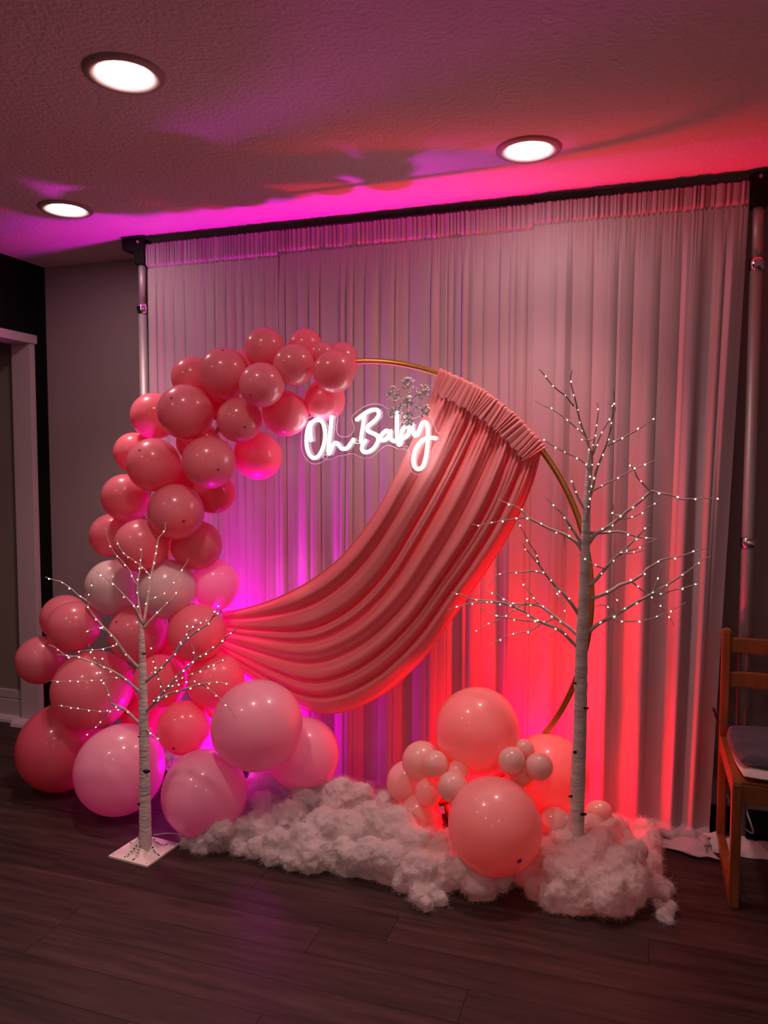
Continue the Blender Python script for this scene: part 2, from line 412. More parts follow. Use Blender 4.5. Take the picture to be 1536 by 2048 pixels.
# ================================================================== DRAPE SWAG
dr = empty('drape_swag', tuple(hoop(.75)), 'dusty rose cloth drape swagged from the gold hoop to the balloons', 'drape')
def drape_px():
    U0 = [(880, 750), (846, 832), (800, 935), (748, 1030), (690, 1105), (630, 1155), (560, 1193), (500, 1214), (446, 1226)]
    U1 = [(1084, 897), (1062, 975), (1022, 1062), (975, 1138), (915, 1222), (850, 1312), (770, 1386), (690, 1424), (620, 1424), (545, 1384), (436, 1312)]
    def res(P, n):
        Q = np.array(catmull([np.array(p, float) for p in P], 12)); s = np.r_[0, np.cumsum(np.hypot(*np.diff(Q, axis=0).T))]; s /= s[-1]
        t = np.linspace(0, 1, n); return np.stack([np.interp(t, s, Q[:, 0]), np.interp(t, s, Q[:, 1])], 1)
    return U0, U1, res
U0, U1, RES = drape_px()
nv, nu = 120, 300
A = RES(U0, nv); B = RES(U1, nv)
def px_ang(x, y): p = atY(x, y, 2.75)-HC; return math.atan2(p[2], p[0])
aT, aB = px_ang(878, 747), px_ang(1087, 899)
r = random.Random(5)
# fold phases across the width
wd_ = [0.0]
while wd_[-1] < 1: wd_.append(wd_[-1]+r.choice([.035, .05, .07, .10, .12])*r.uniform(.8, 1.1))
wd_ = np.array(wd_)/wd_[-1]; ph_ = np.arange(len(wd_))*math.pi; am_ = np.array([r.uniform(.45, 1) for _ in wd_])
V = np.zeros((nu, nv, 3))
for i in range(nu):
    u = i/(nu-1)
    th = np.interp(u, wd_, ph_); aa = np.interp(u, wd_, am_)
    for j in range(nv):
        v = j/(nv-1)
        # centre lines bulge: blended edges, the inner curves hang on the diagonal
        uu = u+.010*math.sin(9*v+u*7)*math.sin(math.pi*u)
        px = A[j]*(1-uu)+B[j]*uu
        hang = math.sin(math.pi*v)
        Yd = 2.752-.035*hang-.02*hang*math.sin(math.pi*u)
        p = atY(px[0], px[1], Yd)
        k = smooth01((v-.0)/.10)*(1-.72*smooth01((v-.72)/.28))
        fold = (abs(math.sin(th/2))**.9*2-1)*aa*.024*k
        fold += .0025*math.sin(th*2.3+3*v)*k+.006*math.sin(u*190)*(1-smooth01(v/.18))
        n_ = np.array([.25, -1, .12]); p = p+n_*fold/np.linalg.norm(n_)
        if v < .06:   # start on the arc of the hoop
            q = hoop(aT+(aB-aT)*u, HR-.012, 0.006*math.sin(u*190)); w = 1-v/.06; p = p*(1-w*w)+q*w*w
        V[i, j] = p
o = mk('swag_cloth', V.reshape(-1, 3), grid_faces(nu, nv), M_drape, dr, True)
md = o.modifiers.new('thick', 'SOLIDIFY'); md.thickness = .0014
# hem cord along the lower edge
o = mk('hem', *tube([V[-1, j]+np.array([0, -.002, 0]) for j in range(0, nv, 2)], .0035, 6), M_drape, dr, True)
o = mk('hem', *tube([V[0, j]+np.array([0, -.002, 0]) for j in range(0, nv, 2)], .0025, 6), M_drape, dr, True)
# rod pocket sleeve gathered on the hoop
na, nw = 640, 26
V = np.zeros((na, nw, 3)); PP = pleats(-1, 5, .004, .013, random.Random(3))
for i in range(na):
    a = aT+(aB-aT)*(i/(na-1))*1.0
    s = abs(a-aT)*HR
    pg, ag = PP(np.array([s])); pg, ag = float(pg[0]), float(ag[0])
    ruff = abs(math.sin(pg/2))**.8*ag
    for j in range(nw):
        t = j/(nw-1)
        # profile: from behind, over the outer edge of the hoop, down the front to the seam
        if t < .25: q = t/.25; rad = HR-.015+.030*q+.008*ruff*q; dy = .016-.004*q
        elif t < .4: q = (t-.25)/.15; rad = HR+.015+.008*ruff-.004*q; dy = .012-.030*q
        else:
            q = (t-.4)/.6; rad = HR+.011+.008*ruff*(1-q)-.083*q+.004*math.sin(pg*.5)*q; dy = -.016-.008*ruff*(.5+.5*math.sin(math.pi*q))-.004*q
        sk = .012*(max(0, t-.4)/.6)*math.sin(pg*.11)
        V[i, j] = hoop(a-sk/HR, rad, dy)
o = mk('rod_pocket', V.reshape(-1, 3), grid_faces(na, nw), M_drape, dr, True)
md = o.modifiers.new('thick', 'SOLIDIFY'); md.thickness = .0012

# ================================================================== NEON SIGN
SY = 2.655
def zs_(P, Y=SY): return [atY(580+x/4.518, 740+y/4.518, Y) for x, y in P]
sg = empty('neon_sign', tuple(atY(745, 870, SY)), 'lit white neon script sign reading Oh Baby on clear acrylic', 'neon sign')
strokes = {
 'letter_o': [[(190, 632), (183, 570), (186, 505), (215, 460), (258, 450), (293, 475), (312, 530), (317, 600), (306, 670), (281, 740), (246, 785), (214, 796), (183, 775), (159, 725), (148, 660), (150, 590), (163, 520), (183, 478)]],
 'letter_h': [[(375, 425), (368, 520), (356, 620), (347, 700), (350, 756), (364, 738), (386, 682), (410, 658), (436, 672), (460, 705), (490, 714), (521, 700), (547, 665), (572, 630)]],
 'letter_b': [[(672, 405), (660, 500), (647, 580), (640, 640)], [(605, 447), (650, 410), (710, 371), (768, 357), (799, 375), (795, 420), (752, 468), (707, 505), (697, 537), (722, 562), (770, 582), (797, 615), (787, 660), (752, 710), (706, 740), (670, 741), (649, 716), (656, 675), (680, 640)]],
 'letter_a': [[(900, 560), (872, 548), (840, 570), (818, 605), (828, 634), (862, 630), (892, 592), (908, 548), (904, 600), (918, 632), (948, 645)]],
 'letter_b_small': [[(968, 385), (964, 480), (966, 560), (972, 640), (985, 676), (1000, 655), (1004, 600), (1022, 530), (1056, 506), (1076, 530), (1070, 575), (1046, 602), (1016, 618)]],
 'letter_y': [[(1106, 498), (1110, 550), (1130, 594), (1160, 562), (1184, 502), (1212, 470), (1236, 492), (1246, 560), (1246, 630), (1238, 710), (1225, 795), (1200, 868), (1160, 896), (1126, 872), (1114, 810), (1126, 740), (1160, 672), (1208, 628), (1262, 612), (1312, 616)]],
}
for nm, ss in strokes.items():
    b = MB()
    for P in ss:
        c = catmull(zs_(P, SY-.012), 5); b.tube(c, .0066, 10)
        for e in (c[0], c[-1]):
            b.lathe([(.0001, .0072), (.0045, .0056), (.0068, .0025), (.0072, 0), (.0068, -.0025), (.0045, -.0056), (.0001, -.0072)], e, 10)
    b.build(nm, M_neon, sg, True)
outl = [(100, 640), (105, 560), (130, 480), (170, 430), (230, 402), (300, 402), (345, 388), (382, 376), (416, 388), (432, 424), (425, 480), (420, 540), (430, 580), (462, 604), (520, 600), (560, 570), (577, 530), (566, 480), (556, 440), (571, 405), (612, 368), (680, 325), (755, 306), (826, 316), (872, 348), (920, 340), (970, 346), (1008, 370), (1024, 426), (1100, 440), (1190, 412), (1256, 417), (1292, 470), (1322, 556), (1366, 586), (1370, 636), (1324, 668), (1292, 720), (1276, 810), (1250, 890), (1200, 938), (1130, 940), (1082, 892), (1066, 812), (1078, 742), (1040, 712), (980, 714), (900, 682), (850, 690), (792, 738), (742, 783), (680, 799), (620, 780), (560, 756), (490, 770), (430, 780), (380, 804), (322, 812), (270, 840), (218, 850), (160, 825), (120, 765), (100, 700)]
po = catmull(zs_(outl)+[zs_(outl)[0]], 3)[:-1]
bm = bmesh.new(); vs = [bm.verts.new(p) for p in po]; f = bm.faces.new(vs)
g = bmesh.ops.extrude_face_region(bm, geom=[f]); bmesh.ops.translate(bm, verts=[v for v in g['geom'] if isinstance(v, bmesh.types.BMVert)], vec=(0, .004, 0))
bmesh.ops.recalc_face_normals(bm, faces=bm.faces[:]); bm.verts.index_update()
mk('acrylic_backing', [v.co[:] for v in bm.verts], [[v.index for v in f.verts] for f in bm.faces], M_acrylic, sg, False); bm.free()
mk('polished_edge', *tube([p+np.array([0, .002, 0]) for p in po], .0012, 5, closed=True), M_acredge, sg, True)
for P in ((320, 785), (1050, 710)):
    c = zs_([P])[0]; mk('mounting_hole', *tube([c+.0085*np.array([math.cos(t), 0, math.sin(t)])+np.array([0, -.001, 0]) for t in np.linspace(0, 2*math.pi, 13)[:-1]], .0011, 5, closed=True), M_acredge, sg, True)
mk('power_wire', *tube(zs_([(572, 655), (605, 664), (640, 662)], SY-.002), .0013, 5), M_cord, sg, True)
top = zs_([(1300, 490)])[0]
mk('hanging_wire', *tube([zs_([(1180, 250)], 2.70)[0], atY(872, 760, 2.735)], .0009, 5), M_thread, sg, True)
mk('hanging_wire', *tube([zs_([(990, 495)])[0], zs_([(1180, 250)], 2.70)[0]], .0009, 5), M_thread, sg, True)
mk('hanging_wire', *tube([zs_([(382, 385)])[0], atY(672, 720, 2.70)], .0009, 5), M_thread, sg, True)

# ================================================================== SNOWFLAKE
sc_ = atY(816, 803, 2.60)
sf = empty('snowflake_ornament', tuple(sc_), 'silver glitter snowflake ornament hanging over the neon sign', 'ornament')
r = random.Random(2)
def glit(b, p, q, r0, n):
    for k in range(n):
        t = (k+.5)/n; c = np.array(p)*(1-t)+np.array(q)*t+np.array([r.gauss(0, .002) for _ in range(3)])
        s = r0*r.uniform(.7, 1.25); ax = Vector((r.gauss(0, 1), r.gauss(0, 1), r.gauss(0, 1))).normalized()
        b.lathe([(.0001, s), (s*.9, s*.2), (s*.7, -s*.5), (.0001, -s)], c, 5, ax)
for k in range(6):
    a = math.pi/2+k*math.pi/3+.03
    d_ = np.array([math.cos(a), 0, math.sin(a)]); e_ = np.array([-math.sin(a), 0, math.cos(a)])
    L = .083
    b = MB(); glit(b, sc_, sc_+d_*L, .0062, 20)
    for t, w in ((.42, .024), (.68, .026), (.88, .014)):
        for s in (-1, 1): glit(b, sc_+d_*L*t, sc_+d_*(L*t+w*.62)+e_*s*w*.85, .0052, 7)
    b.build('arm', M_silver, sf)
b = MB(); glit(b, sc_-np.array([.012, 0, 0]), sc_+np.array([.012, 0, 0]), .012, 5); glit(b, sc_-np.array([0, 0, .02]), sc_+np.array([0, 0, .02]), .011, 5); b.build('centre', M_silver, sf)
mk('thread', *tube([sc_+np.array([0, 0, .08]), atY(818, 737, 2.74)], .0006, 4), M_thread, sf, True)

# ================================================================== BALLOONS
# (px, py, radius px, layer 0 front..3 back, colour, dot px or None, label)
BL = [
 (529.5, 696, 41, 1.6, 'c', None, 'coral balloon at the garland top, left one of the two highest'),
 (611, 691, 34, 2.4, 'c', None, 'coral balloon at the garland top, right one of the two highest'),
 (588, 730, 42, .6, 'c', None, 'coral balloon with shadowed middle directly under the two highest balloons'),
 (668, 743, 42.5, .6, 'c', None, 'round coral balloon in front where the bare gold hoop leaves the garland'),
 (683, 719, 35, 2.3, 'c', None, 'hot pink balloon peeking out behind the balloon where the gold hoop emerges'),
 (645, 708, 24, 1.9, 'c', None, 'mostly hidden small coral balloon between the garland end and the top balloons'),
 (447.6, 746, 51, 1.0, 'c', (446, 705), 'large coral balloon on the garland shoulder, left of the highest two'),
 (523, 770, 45, .2, 'c', (501, 790), 'shiny coral balloon hanging in front with dark tip low on its left'),
 (479, 840, 45.5, .8, 'c', (490, 855), 'coral balloon below the shiny front one, with a small dark tip'),
 (571.5, 827, 46, 1.3, 'c', None, 'coral balloon just left of the letter O, above its upper left'),
 (650, 801, 41, 1.9, 'c', None, 'translucent pink balloon directly above the letter h of the sign'),
 (517, 912, 48, 2.4, 'c', None, 'magenta lit balloon at the back, left of the neon sign'),
 (482, 737, 38, 2.7, 'c', None, 'pink balloon sliver behind the garland shoulder and the highest left balloon'),
 (371, 824, 56, .2, 'c', (347, 800), 'big front coral balloon on the garland bend, dark tip upper left'),
 (384, 755, 42, 2.2, 'c', None, 'coral balloon behind and left of the garland shoulder, against the curtain'),
 (308, 832, 47, 1.8, 'c', None, 'coral balloon on the outer edge of the bend, crossing the aluminium pole'),
 (307.5, 930, 54.5, .3, 'c', (283, 904), 'front coral balloon below the bend, left of a pair side by side'),
 (418, 925, 54, .4, 'c', (438, 940), 'front coral balloon below the bend, right of a pair, dark tip lower right'),
 (268.5, 905, 41, 2.0, 'c', None, 'coral balloon edge peeking out left of the pair below the bend'),
 (251, 995, 48, 1.2, 'c', None, 'coral balloon at outer left, one row under the side by side pair'),
 (352, 1024, 57, .3, 'c', (368, 1043), 'wide front coral balloon in the garland middle with dark tip at lower right'),
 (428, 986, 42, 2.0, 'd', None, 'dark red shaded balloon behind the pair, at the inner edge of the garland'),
 (281.6, 1091, 54, .6, 'c', (248, 1099), 'coral balloon right above the two pale ones, behind the small tree top'),
 (224, 1071, 45, 1.9, 'c', None, 'coral balloon at outer left, above the left pale balloon'),
 (394, 1090, 50, 1.5, 'c', None, 'hot pink balloon at the inner edge, below the wide front balloon'),
 (226, 1174, 56, 1.2, 'w', None, 'pale blush balloon on the left of the small tree trunk top'),
 (332, 1178, 61, .7, 'w', None, 'pale blush balloon on the right of the small tree trunk top'),
 (430, 1168, 49, 2.2, 'p', None, 'magenta lit balloon above where the drape meets the garland'),
 (146.5, 1253, 52, .9, 'c', None, 'peach coral balloon overlapping its twin at the far left of the garland'),
 (128.6, 1236, 48, 1.7, 'c', None, 'pink balloon half hidden behind its peach twin at the far left'),
 (81, 1320, 50, 1.3, 'c', None, 'leftmost coral balloon, in front of the white door casing'),
 (184.5, 1380, 82, .8, 'c', None, 'very large coral balloon in the lower garland, left of the small tree'),
 (275, 1268, 58, 1.1, 'c', (237, 1246), 'coral balloon directly behind the small tree, under the pale pair'),
 (394, 1266, 59, .9, 'c', None, 'coral balloon at the drape gather, right of the small tree'),
 (320.6, 1362, 55, .9, 'c', None, 'coral balloon just right of the small tree trunk at mid height'),
 (432, 1362, 58, 1.0, 'c', None, 'coral balloon under the drape gather, touching the big pink front balloon'),
 (367, 1456, 54, .2, 'c', (351, 1489), 'coral balloon with dark tip between the two big pale balloons near the floor'),
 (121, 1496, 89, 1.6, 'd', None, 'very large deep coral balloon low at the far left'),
 (239, 1540, 92, .4, 'p', None, 'very large pale pink balloon on the floor behind the small tree trunk'),
 (409, 1587, 88, .7, 'p', None, 'very large pink balloon on the floor, touching the left end of the cotton'),
 (515, 1450, 92, .0, 'p', None, 'very large pink balloon in front of the drape bottom'),
 (606, 1507, 74, 2.2, 'p', None, 'magenta glowing balloon behind the large pink one, under the drape'),
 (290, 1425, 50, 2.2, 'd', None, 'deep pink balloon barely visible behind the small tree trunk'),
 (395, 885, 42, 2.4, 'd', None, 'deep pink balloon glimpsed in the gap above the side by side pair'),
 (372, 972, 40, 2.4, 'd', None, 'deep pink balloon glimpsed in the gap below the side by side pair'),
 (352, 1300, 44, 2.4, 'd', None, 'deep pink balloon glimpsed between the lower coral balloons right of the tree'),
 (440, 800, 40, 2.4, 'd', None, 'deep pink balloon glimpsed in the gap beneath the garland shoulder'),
 # right cluster
 (955, 1460, 86, 1.2, 'q', None, 'very large peach balloon at the top of the right floor cluster'),
 (990, 1652, 97, .0, 'q', (1028, 1706), 'very large peach balloon nestled in the cotton, dark tip near the bottom'),
 (844, 1523, 41, 1.0, 'n', None, 'medium nude balloon behind the small ones, left of the right cluster'),
 (870, 1528, 27.5, .2, 'n', None, 'small nude balloon overlapping the medium one, top of the four small ones'),
 (917, 1545, 24, .9, 'n', None, 'small nude balloon half hidden, right of the small top one'),
 (905, 1574, 31, .0, 'n', (912, 1592), 'small nude balloon in front with a dark tip, above the dark foot post'),
 (857, 1584, 28, .3, 'n', None, 'small nude balloon at lower left of the four small ones'),
 (815, 1564, 43, 1.6, 'n', None, 'pink lit balloon at the left back of the right cluster'),
 (841, 1630, 42, .9, 'n', None, 'pale balloon half sunk in the cotton under the small nude balloons'),
 (1023, 1522, 28, .3, 'n', None, 'small nude balloon left of the trio under the gold hoop end'),
 (1047, 1500, 22, 1.2, 'n', None, 'small red lit balloon at the top of the trio under the gold hoop end'),
 (1078, 1533, 28.5, .5, 'n', None, 'small peach balloon right of the trio under the gold hoop end'),
 (1041, 1551, 23, 1.4, 'n', None, 'small red balloon at the bottom of the trio, behind the others'),
 (1096, 1550, 84, 2.0, 'q', None, 'very large red glowing balloon behind the trunk of the tall tree'),
 (1110, 1647, 34, .8, 'n', None, 'small reddish balloon sunk in the cotton left of the tall trunk'),
 (1198, 1622, 22, 1.4, 'n', None, 'small egg shaped red balloon lying right of the tall trunk foot'),
]
n = len(BL)
RAY = np.array([ray(b[0], b[1]) for b in BL]); RPX = np.array([b[2] for b in BL], float)
COS = 1/np.linalg.norm(RAY, axis=1)
lay = np.array([b[3] for b in BL])
Y0 = 2.50+lay*.10
T = Y0/RAY[:, 1]
BYL = np.array([(2.865 if b[0] == 1096 else 2.80) if b[0] > 720 else 2.82 for b in BL])
def rad(T): return RPX*T/FPX*np.sqrt(COS)
for it in range(600):
    R_ = rad(T); Pb = CAM+RAY*T[:, None]
    D = Pb[:, None]-Pb[None]; dist = np.linalg.norm(D, axis=2); need = (R_[:, None]+R_[None])*.93
    ov = np.clip(need-dist, 0, None); np.fill_diagonal(ov, 0)
    sgn = np.sign((lay[:, None]+.001*np.arange(n)[:, None])-(lay[None]+.001*np.arange(n)[None]))
    T = T+.12*(ov*sgn).sum(1)
    # springs to the preferred depth, curtain and floor limits
    T = T+.004*(Y0/RAY[:, 1]-T)
    R_ = rad(T); Pb = CAM+RAY*T[:, None]
    T = np.where(Pb[:, 1]+R_ > BYL, T-(Pb[:, 1]+R_-BYL)*.5, T)
    T = np.where(Pb[:, 2]-R_ < .004, T-np.clip(.004-(Pb[:, 2]-R_), 0, 1)*1.0, T)
R_ = rad(T); Pb = CAM+RAY*T[:, None]
# shared balloon mesh: unit radius, egg profile, tip at +z, neck at -z
prof = []
for k in range(29):
    a = math.pi*k/28; h = math.cos(a); rr = math.sin(a)
    if h < 0: rr *= 1-.07*(-h)**2; h *= 1.10
    else: h *= 1.01
    prof.append((max(rr, .0005), h))
bmesh_ = {}
def shared(b, name, mt, sm=True):
    me = bpy.data.meshes.new(name); me.from_pydata(b.V, [], b.F); me.update()
    me.polygons.foreach_set('use_smooth', [sm]*len(me.polygons)); me.materials.append(mt); return me
for c, mt in M_B.items():
    bmesh_[c] = (shared(MB().lathe(prof, (0, 0, 0), 48), 'latex_skin', mt),
                 shared(MB().lathe([(.055, -1.08), (.035, -1.13), (.05, -1.16), (.03, -1.19), (.075, -1.25), (.06, -1.27), (.01, -1.22)], (0, 0, 0), 14), 'knot', mt))
tip_me = shared(MB().lathe([(.0005, 1.026), (.03, 1.022), (.052, 1.012), (.066, .996)], (0, 0, 0), 14), 'tip', M_tip)
r = random.Random(21)
for i, (bx, by, br, ly, col, dot, label) in enumerate(BL):
    c = Pb[i]
    if dot:
        ox, oy = (dot[0]-bx)/br, (dot[1]-by)/br; oz = math.sqrt(max(.05, 1-ox*ox-oy*oy))
        vdir = -RAY[i]/np.linalg.norm(RAY[i]); ax = CR*ox+CD*oy+vdir*oz
    else:
        g = HC if bx < 720 else np.array([-.45, 2.75, .25])
        rdl = c-g; q = hoop(math.atan2(rdl[2], rdl[0])) if bx < 720 else g
        ax = (c-q)/(np.linalg.norm(c-q)+1e-6)*.8+np.array([r.gauss(0, .4), r.uniform(-.2, .5), r.gauss(0, .4)])
        if label.startswith('small egg'): ax = np.array([1, -.2, .25])
    ax = Vector(ax).normalized(); qn = Vector((0, 0, 1)).rotation_difference(ax)
    grp = 'balloons of the garland on the hoop' if bx < 720 else 'balloons of the right floor cluster'
    sc3 = (R_[i], R_[i], R_[i]*(1.25 if label.startswith('small egg') else 1.0))
    t = bpy.data.objects.new('balloon', None); link(t); t.location = c; t.empty_display_size = .03; WL[t.name] = np.array(c)
    tag(t, label, 'balloon', grp)
    t.rotation_mode = 'QUATERNION'; t.rotation_quaternion = qn; t.scale = sc3
    for nm, me in (('latex_skin', bmesh_[col][0]), ('knot', bmesh_[col][1])):
        link(bpy.data.objects.new(nm, me), t)
    if dot: link(bpy.data.objects.new('tip', tip_me), t)

# ================================================================== LIT TREES
bulb_me = shared(MB().lathe([(.0001, .0045), (.0026, .003), (.0034, 0), (.0026, -.003), (.0001, -.0042)], (0, 0, 0), 8), 'bulb', M_bulb)
def lit_tree(label, base, trunk_px, hw_px, off, sc, Yt, branches, seed, spacing, ylim, rbase):
    t = empty('lit_birch_tree', base, label, 'tree')
    r = random.Random(seed)
    pts = [atY(x, y, Yt) for x, y in trunk_px]
    tp = [np.array(base)+np.array([0, 0, .008])]+pts if pts[0][2] > .03 else pts
    k = (len(tp)-len(pts)); rads = [h*Yt/.96/FPX for h in hw_px]; rads = [rads[0]*1.05]*k+rads
    cp = catmull(tp, 10); cr = np.interp(np.linspace(0, 1, len(cp)), np.linspace(0, 1, len(rads)), rads)
    cr = cr*(1+.10*np.array([noise.noise(Vector((0, seed, i*.9))) for i in range(len(cp))]))
    mk('trunk', *tube(cp, cr, 18), M_birch, t, True)
    cpn = np.array(cp)
    def conv(P): return [(off[0]+x/sc, off[1]+y/sc) for x, y in P]
    nb = 0
    for bi, (main, subs) in enumerate(branches):
        slope = r.uniform(-.55, .45)
        def place(P, slope, start=None):
            out = []; dacc = 0; prev = None
            for (x, y) in P:
                if prev is not None: dacc += math.hypot(x-prev[0], y-prev[1])*Yt/FPX
                prev = (x, y)
                Yp = (Yt if start is None else start)+slope*dacc
                Yp = min(max(Yp, Yt-.32), ylim); out.append(atY(x, y, Yp))
            return out
        mp = conv(main); W3 = place(mp, slope)
        c = catmull(W3, 4); m_ = len(c)
        r0 = rbase*(.75+.25*min(1, len(main)/9)); rr = np.linspace(r0, .0013, m_)
        bo = mk('branch', *tube(c, rr, 7), M_twig, t, True)
        paths = [(c, rr)]
        for sp in subs:
            s2 = conv(sp)
            # start depth: nearest point on the main branch
            d2 = [math.hypot(s2[0][0]-x, s2[0][1]-y) for x, y in mp]; j = int(np.argmin(d2)); st_ = W3[j][1]
            cc = catmull(place(s2, slope+r.uniform(-.25, .25), st_), 4); r2 = np.linspace(rbase*.42, .0010, len(cc))
            mk('twig', *tube(cc, r2, 6), M_twig, bo, True); paths.append((cc, r2))
        for c_, r_ in paths:
            c_ = np.array(c_); s = np.r_[0, np.cumsum(np.linalg.norm(np.diff(c_, axis=0), axis=1))]
            d = spacing*r.uniform(.5, .9) if len(paths) > 1 else spacing
            if c_ is not None and s[-1] > .12 and r_[0] > rbase*.6: d = max(d, .07)
            side = 1
            while d < s[-1]-.006:
                p = np.array([np.interp(d, s, c_[:, a]) for a in range(3)])
                rr_ = np.interp(d, s, r_)
                offv = np.array([r.gauss(0, .5), -1, side*r.uniform(.3, 1)]); offv /= np.linalg.norm(offv)
                q = p+offv*(rr_+.0018)
                inst('bulb', bulb_me, t, q, Vector((0, 0, 1)).rotation_difference(Vector(offv)), r.uniform(.45, .70)); nb += 1
                d += spacing*r.uniform(.65, 1.35); side = -side
    return t, pts, rads

RB = [
 ([(800, 850), (815, 720), (835, 640), (850, 570), (880, 490), (910, 410), (930, 320), (942, 200), (938, 150)], [[(910, 440), (960, 412), (1055, 362), (1107, 328), (1155, 292)], [(835, 670), (890, 640), (935, 618), (1003, 583), (1045, 560), (1120, 527), (1180, 507)]]),
 ([(806, 780), (812, 700), (820, 600), (828, 500), (805, 415), (770, 320), (745, 210), (720, 110), (728, 50)], [[(735, 235), (690, 180), (655, 155), (605, 105), (580, 70), (558, 45)], [(795, 390), (730, 330), (695, 300), (625, 252), (588, 237), (538, 208)], [(820, 590), (800, 540), (760, 505), (712, 483), (655, 455), (605, 425), (572, 402)], [(832, 490), (838, 430), (848, 370), (857, 300), (862, 255), (855, 215)], [(836, 480), (870, 390), (900, 335), (945, 265), (945, 238), (908, 222)], [(838, 405), (800, 412), (765, 408)]]),
 ([(800, 775), (770, 725), (752, 690), (730, 630), (722, 598)], []),
 ([(785, 950), (745, 890), (697, 818), (675, 785), (627, 738), (596, 705)], []),
 ([(787, 990), (755, 940), (722, 913), (685, 892), (608, 862), (550, 832), (500, 805), (475, 775), (440, 750), (400, 735), (345, 715)], [[(500, 806), (412, 818), (375, 822), (295, 838), (248, 846), (212, 840)], [(685, 892), (688, 920), (692, 950)]]),
 ([(810, 945), (850, 890), (915, 852), (965, 815), (1010, 775), (1075, 725), (1130, 675), (1160, 678), (1228, 690), (1290, 712), (1365, 710), (1428, 708), (1490, 715)], [[(1130, 675), (1085, 628), (1060, 600), (1045, 562), (1020, 535), (997, 510)], [(965, 815), (1025, 808), (1080, 783), (1105, 765), (1172, 722), (1197, 712)], [(975, 793), (940, 795), (937, 765), (940, 735)]]),
 ([(805, 888), (880, 885), (972, 880), (1062, 905), (1110, 912), (1168, 915)], []),
 ([(800, 1170), (850, 1125), (900, 1065), (935, 1025), (1012, 955), (1062, 905), (1097, 870), (1135, 840)], [[(965, 1000), (1025, 975), (1057, 965), (1120, 935), (1165, 915)], [(985, 990), (1050, 985), (1110, 967)], [(905, 1070), (860, 1058), (815, 1035), (795, 1015), (750, 993)]]),
 ([(805, 1232), (920, 1185), (970, 1153), (1030, 1133), (1090, 1095), (1110, 1070), (1145, 1050), (1187, 1023), (1245, 1013), (1300, 1000), (1365, 975), (1418, 965)], [[(1030, 1133), (1080, 1175), (1130, 1210), (1180, 1262), (1215, 1300), (1250, 1360)]]),
 ([(788, 1418), (850, 1360), (900, 1330), (960, 1300), (1045, 1247), (1110, 1212), (1165, 1180), (1215, 1150), (1275, 1112), (1330, 1075), (1392, 1025), (1442, 1005)], [[(1110, 1212), (1175, 1200), (1240, 1180), (1307, 1165), (1350, 1152), (1408, 1140)], [(1145, 1185), (1160, 1140), (1170, 1108), (1182, 1075), (1190, 1045)], [(930, 1314), (960, 1338), (1017, 1338), (1090, 1333), (1152, 1318), (1212, 1292), (1270, 1265), (1310, 1242)], [(945, 1305), (935, 1280), (885, 1255), (830, 1265)], [(965, 1296), (962, 1245), (950, 1220), (930, 1188)]]),
 ([(765, 1310), (730, 1255), (690, 1205), (645, 1160), (590, 1095), (560, 1050), (528, 1010), (488, 962), (470, 935)], [[(560, 1050), (540, 985), (512, 945), (478, 880), (440, 815)], [(590, 1095), (520, 1080), (470, 1087), (425, 1085), (352, 1097), (325, 1125), (303, 1158)], [(640, 1155), (660, 1212), (688, 1260), (680, 1330), (672, 1380)]]),
 ([(765, 1415), (700, 1360), (640, 1315), (595, 1280), (560, 1258), (490, 1250), (370, 1248), (305, 1240), (215, 1245), (140, 1265), (85, 1283)], [[(560, 1258), (512, 1190), (487, 1160), (478, 1130), (470, 1090)], [(470, 1250), (430, 1280), (358, 1327), (305, 1350), (260, 1375), (222, 1390)], [(645, 1322), (575, 1347), (515, 1385), (450, 1397), (405, 1410), (360, 1430), (315, 1453), (295, 1465)]]),
 ([(770, 1485), (720, 1435), (680, 1395), (640, 1370), (575, 1345), (520, 1315), (485, 1290), (420, 1262), (380, 1245), (310, 1235), (212, 1225), (175, 1205), (110, 1190)], [[(430, 1262), (375, 1222), (335, 1195), (270, 1180)], [(575, 1345), (455, 1330), (415, 1322), (330, 1308), (285, 1288), (245, 1262)], [(485, 1290), (490, 1240), (512, 1215)]]),
]
YT = 2.53
rt_, rpts, rrad = lit_tree('tall white birch tree with lit branches standing in the cotton', tuple(np.r_[atY(1153, 1640, YT)[:2], .0]),
    [(1153, 1640), (1160, 1450), (1163, 1300), (1168, 1180), (1172, 1050), (1175, 980), (1180, 900)], [14.5, 12.5, 11.5, 10, 8, 6, 3], (860, 720), 2.56, YT, RB, 31, .050, 2.86, .0066)
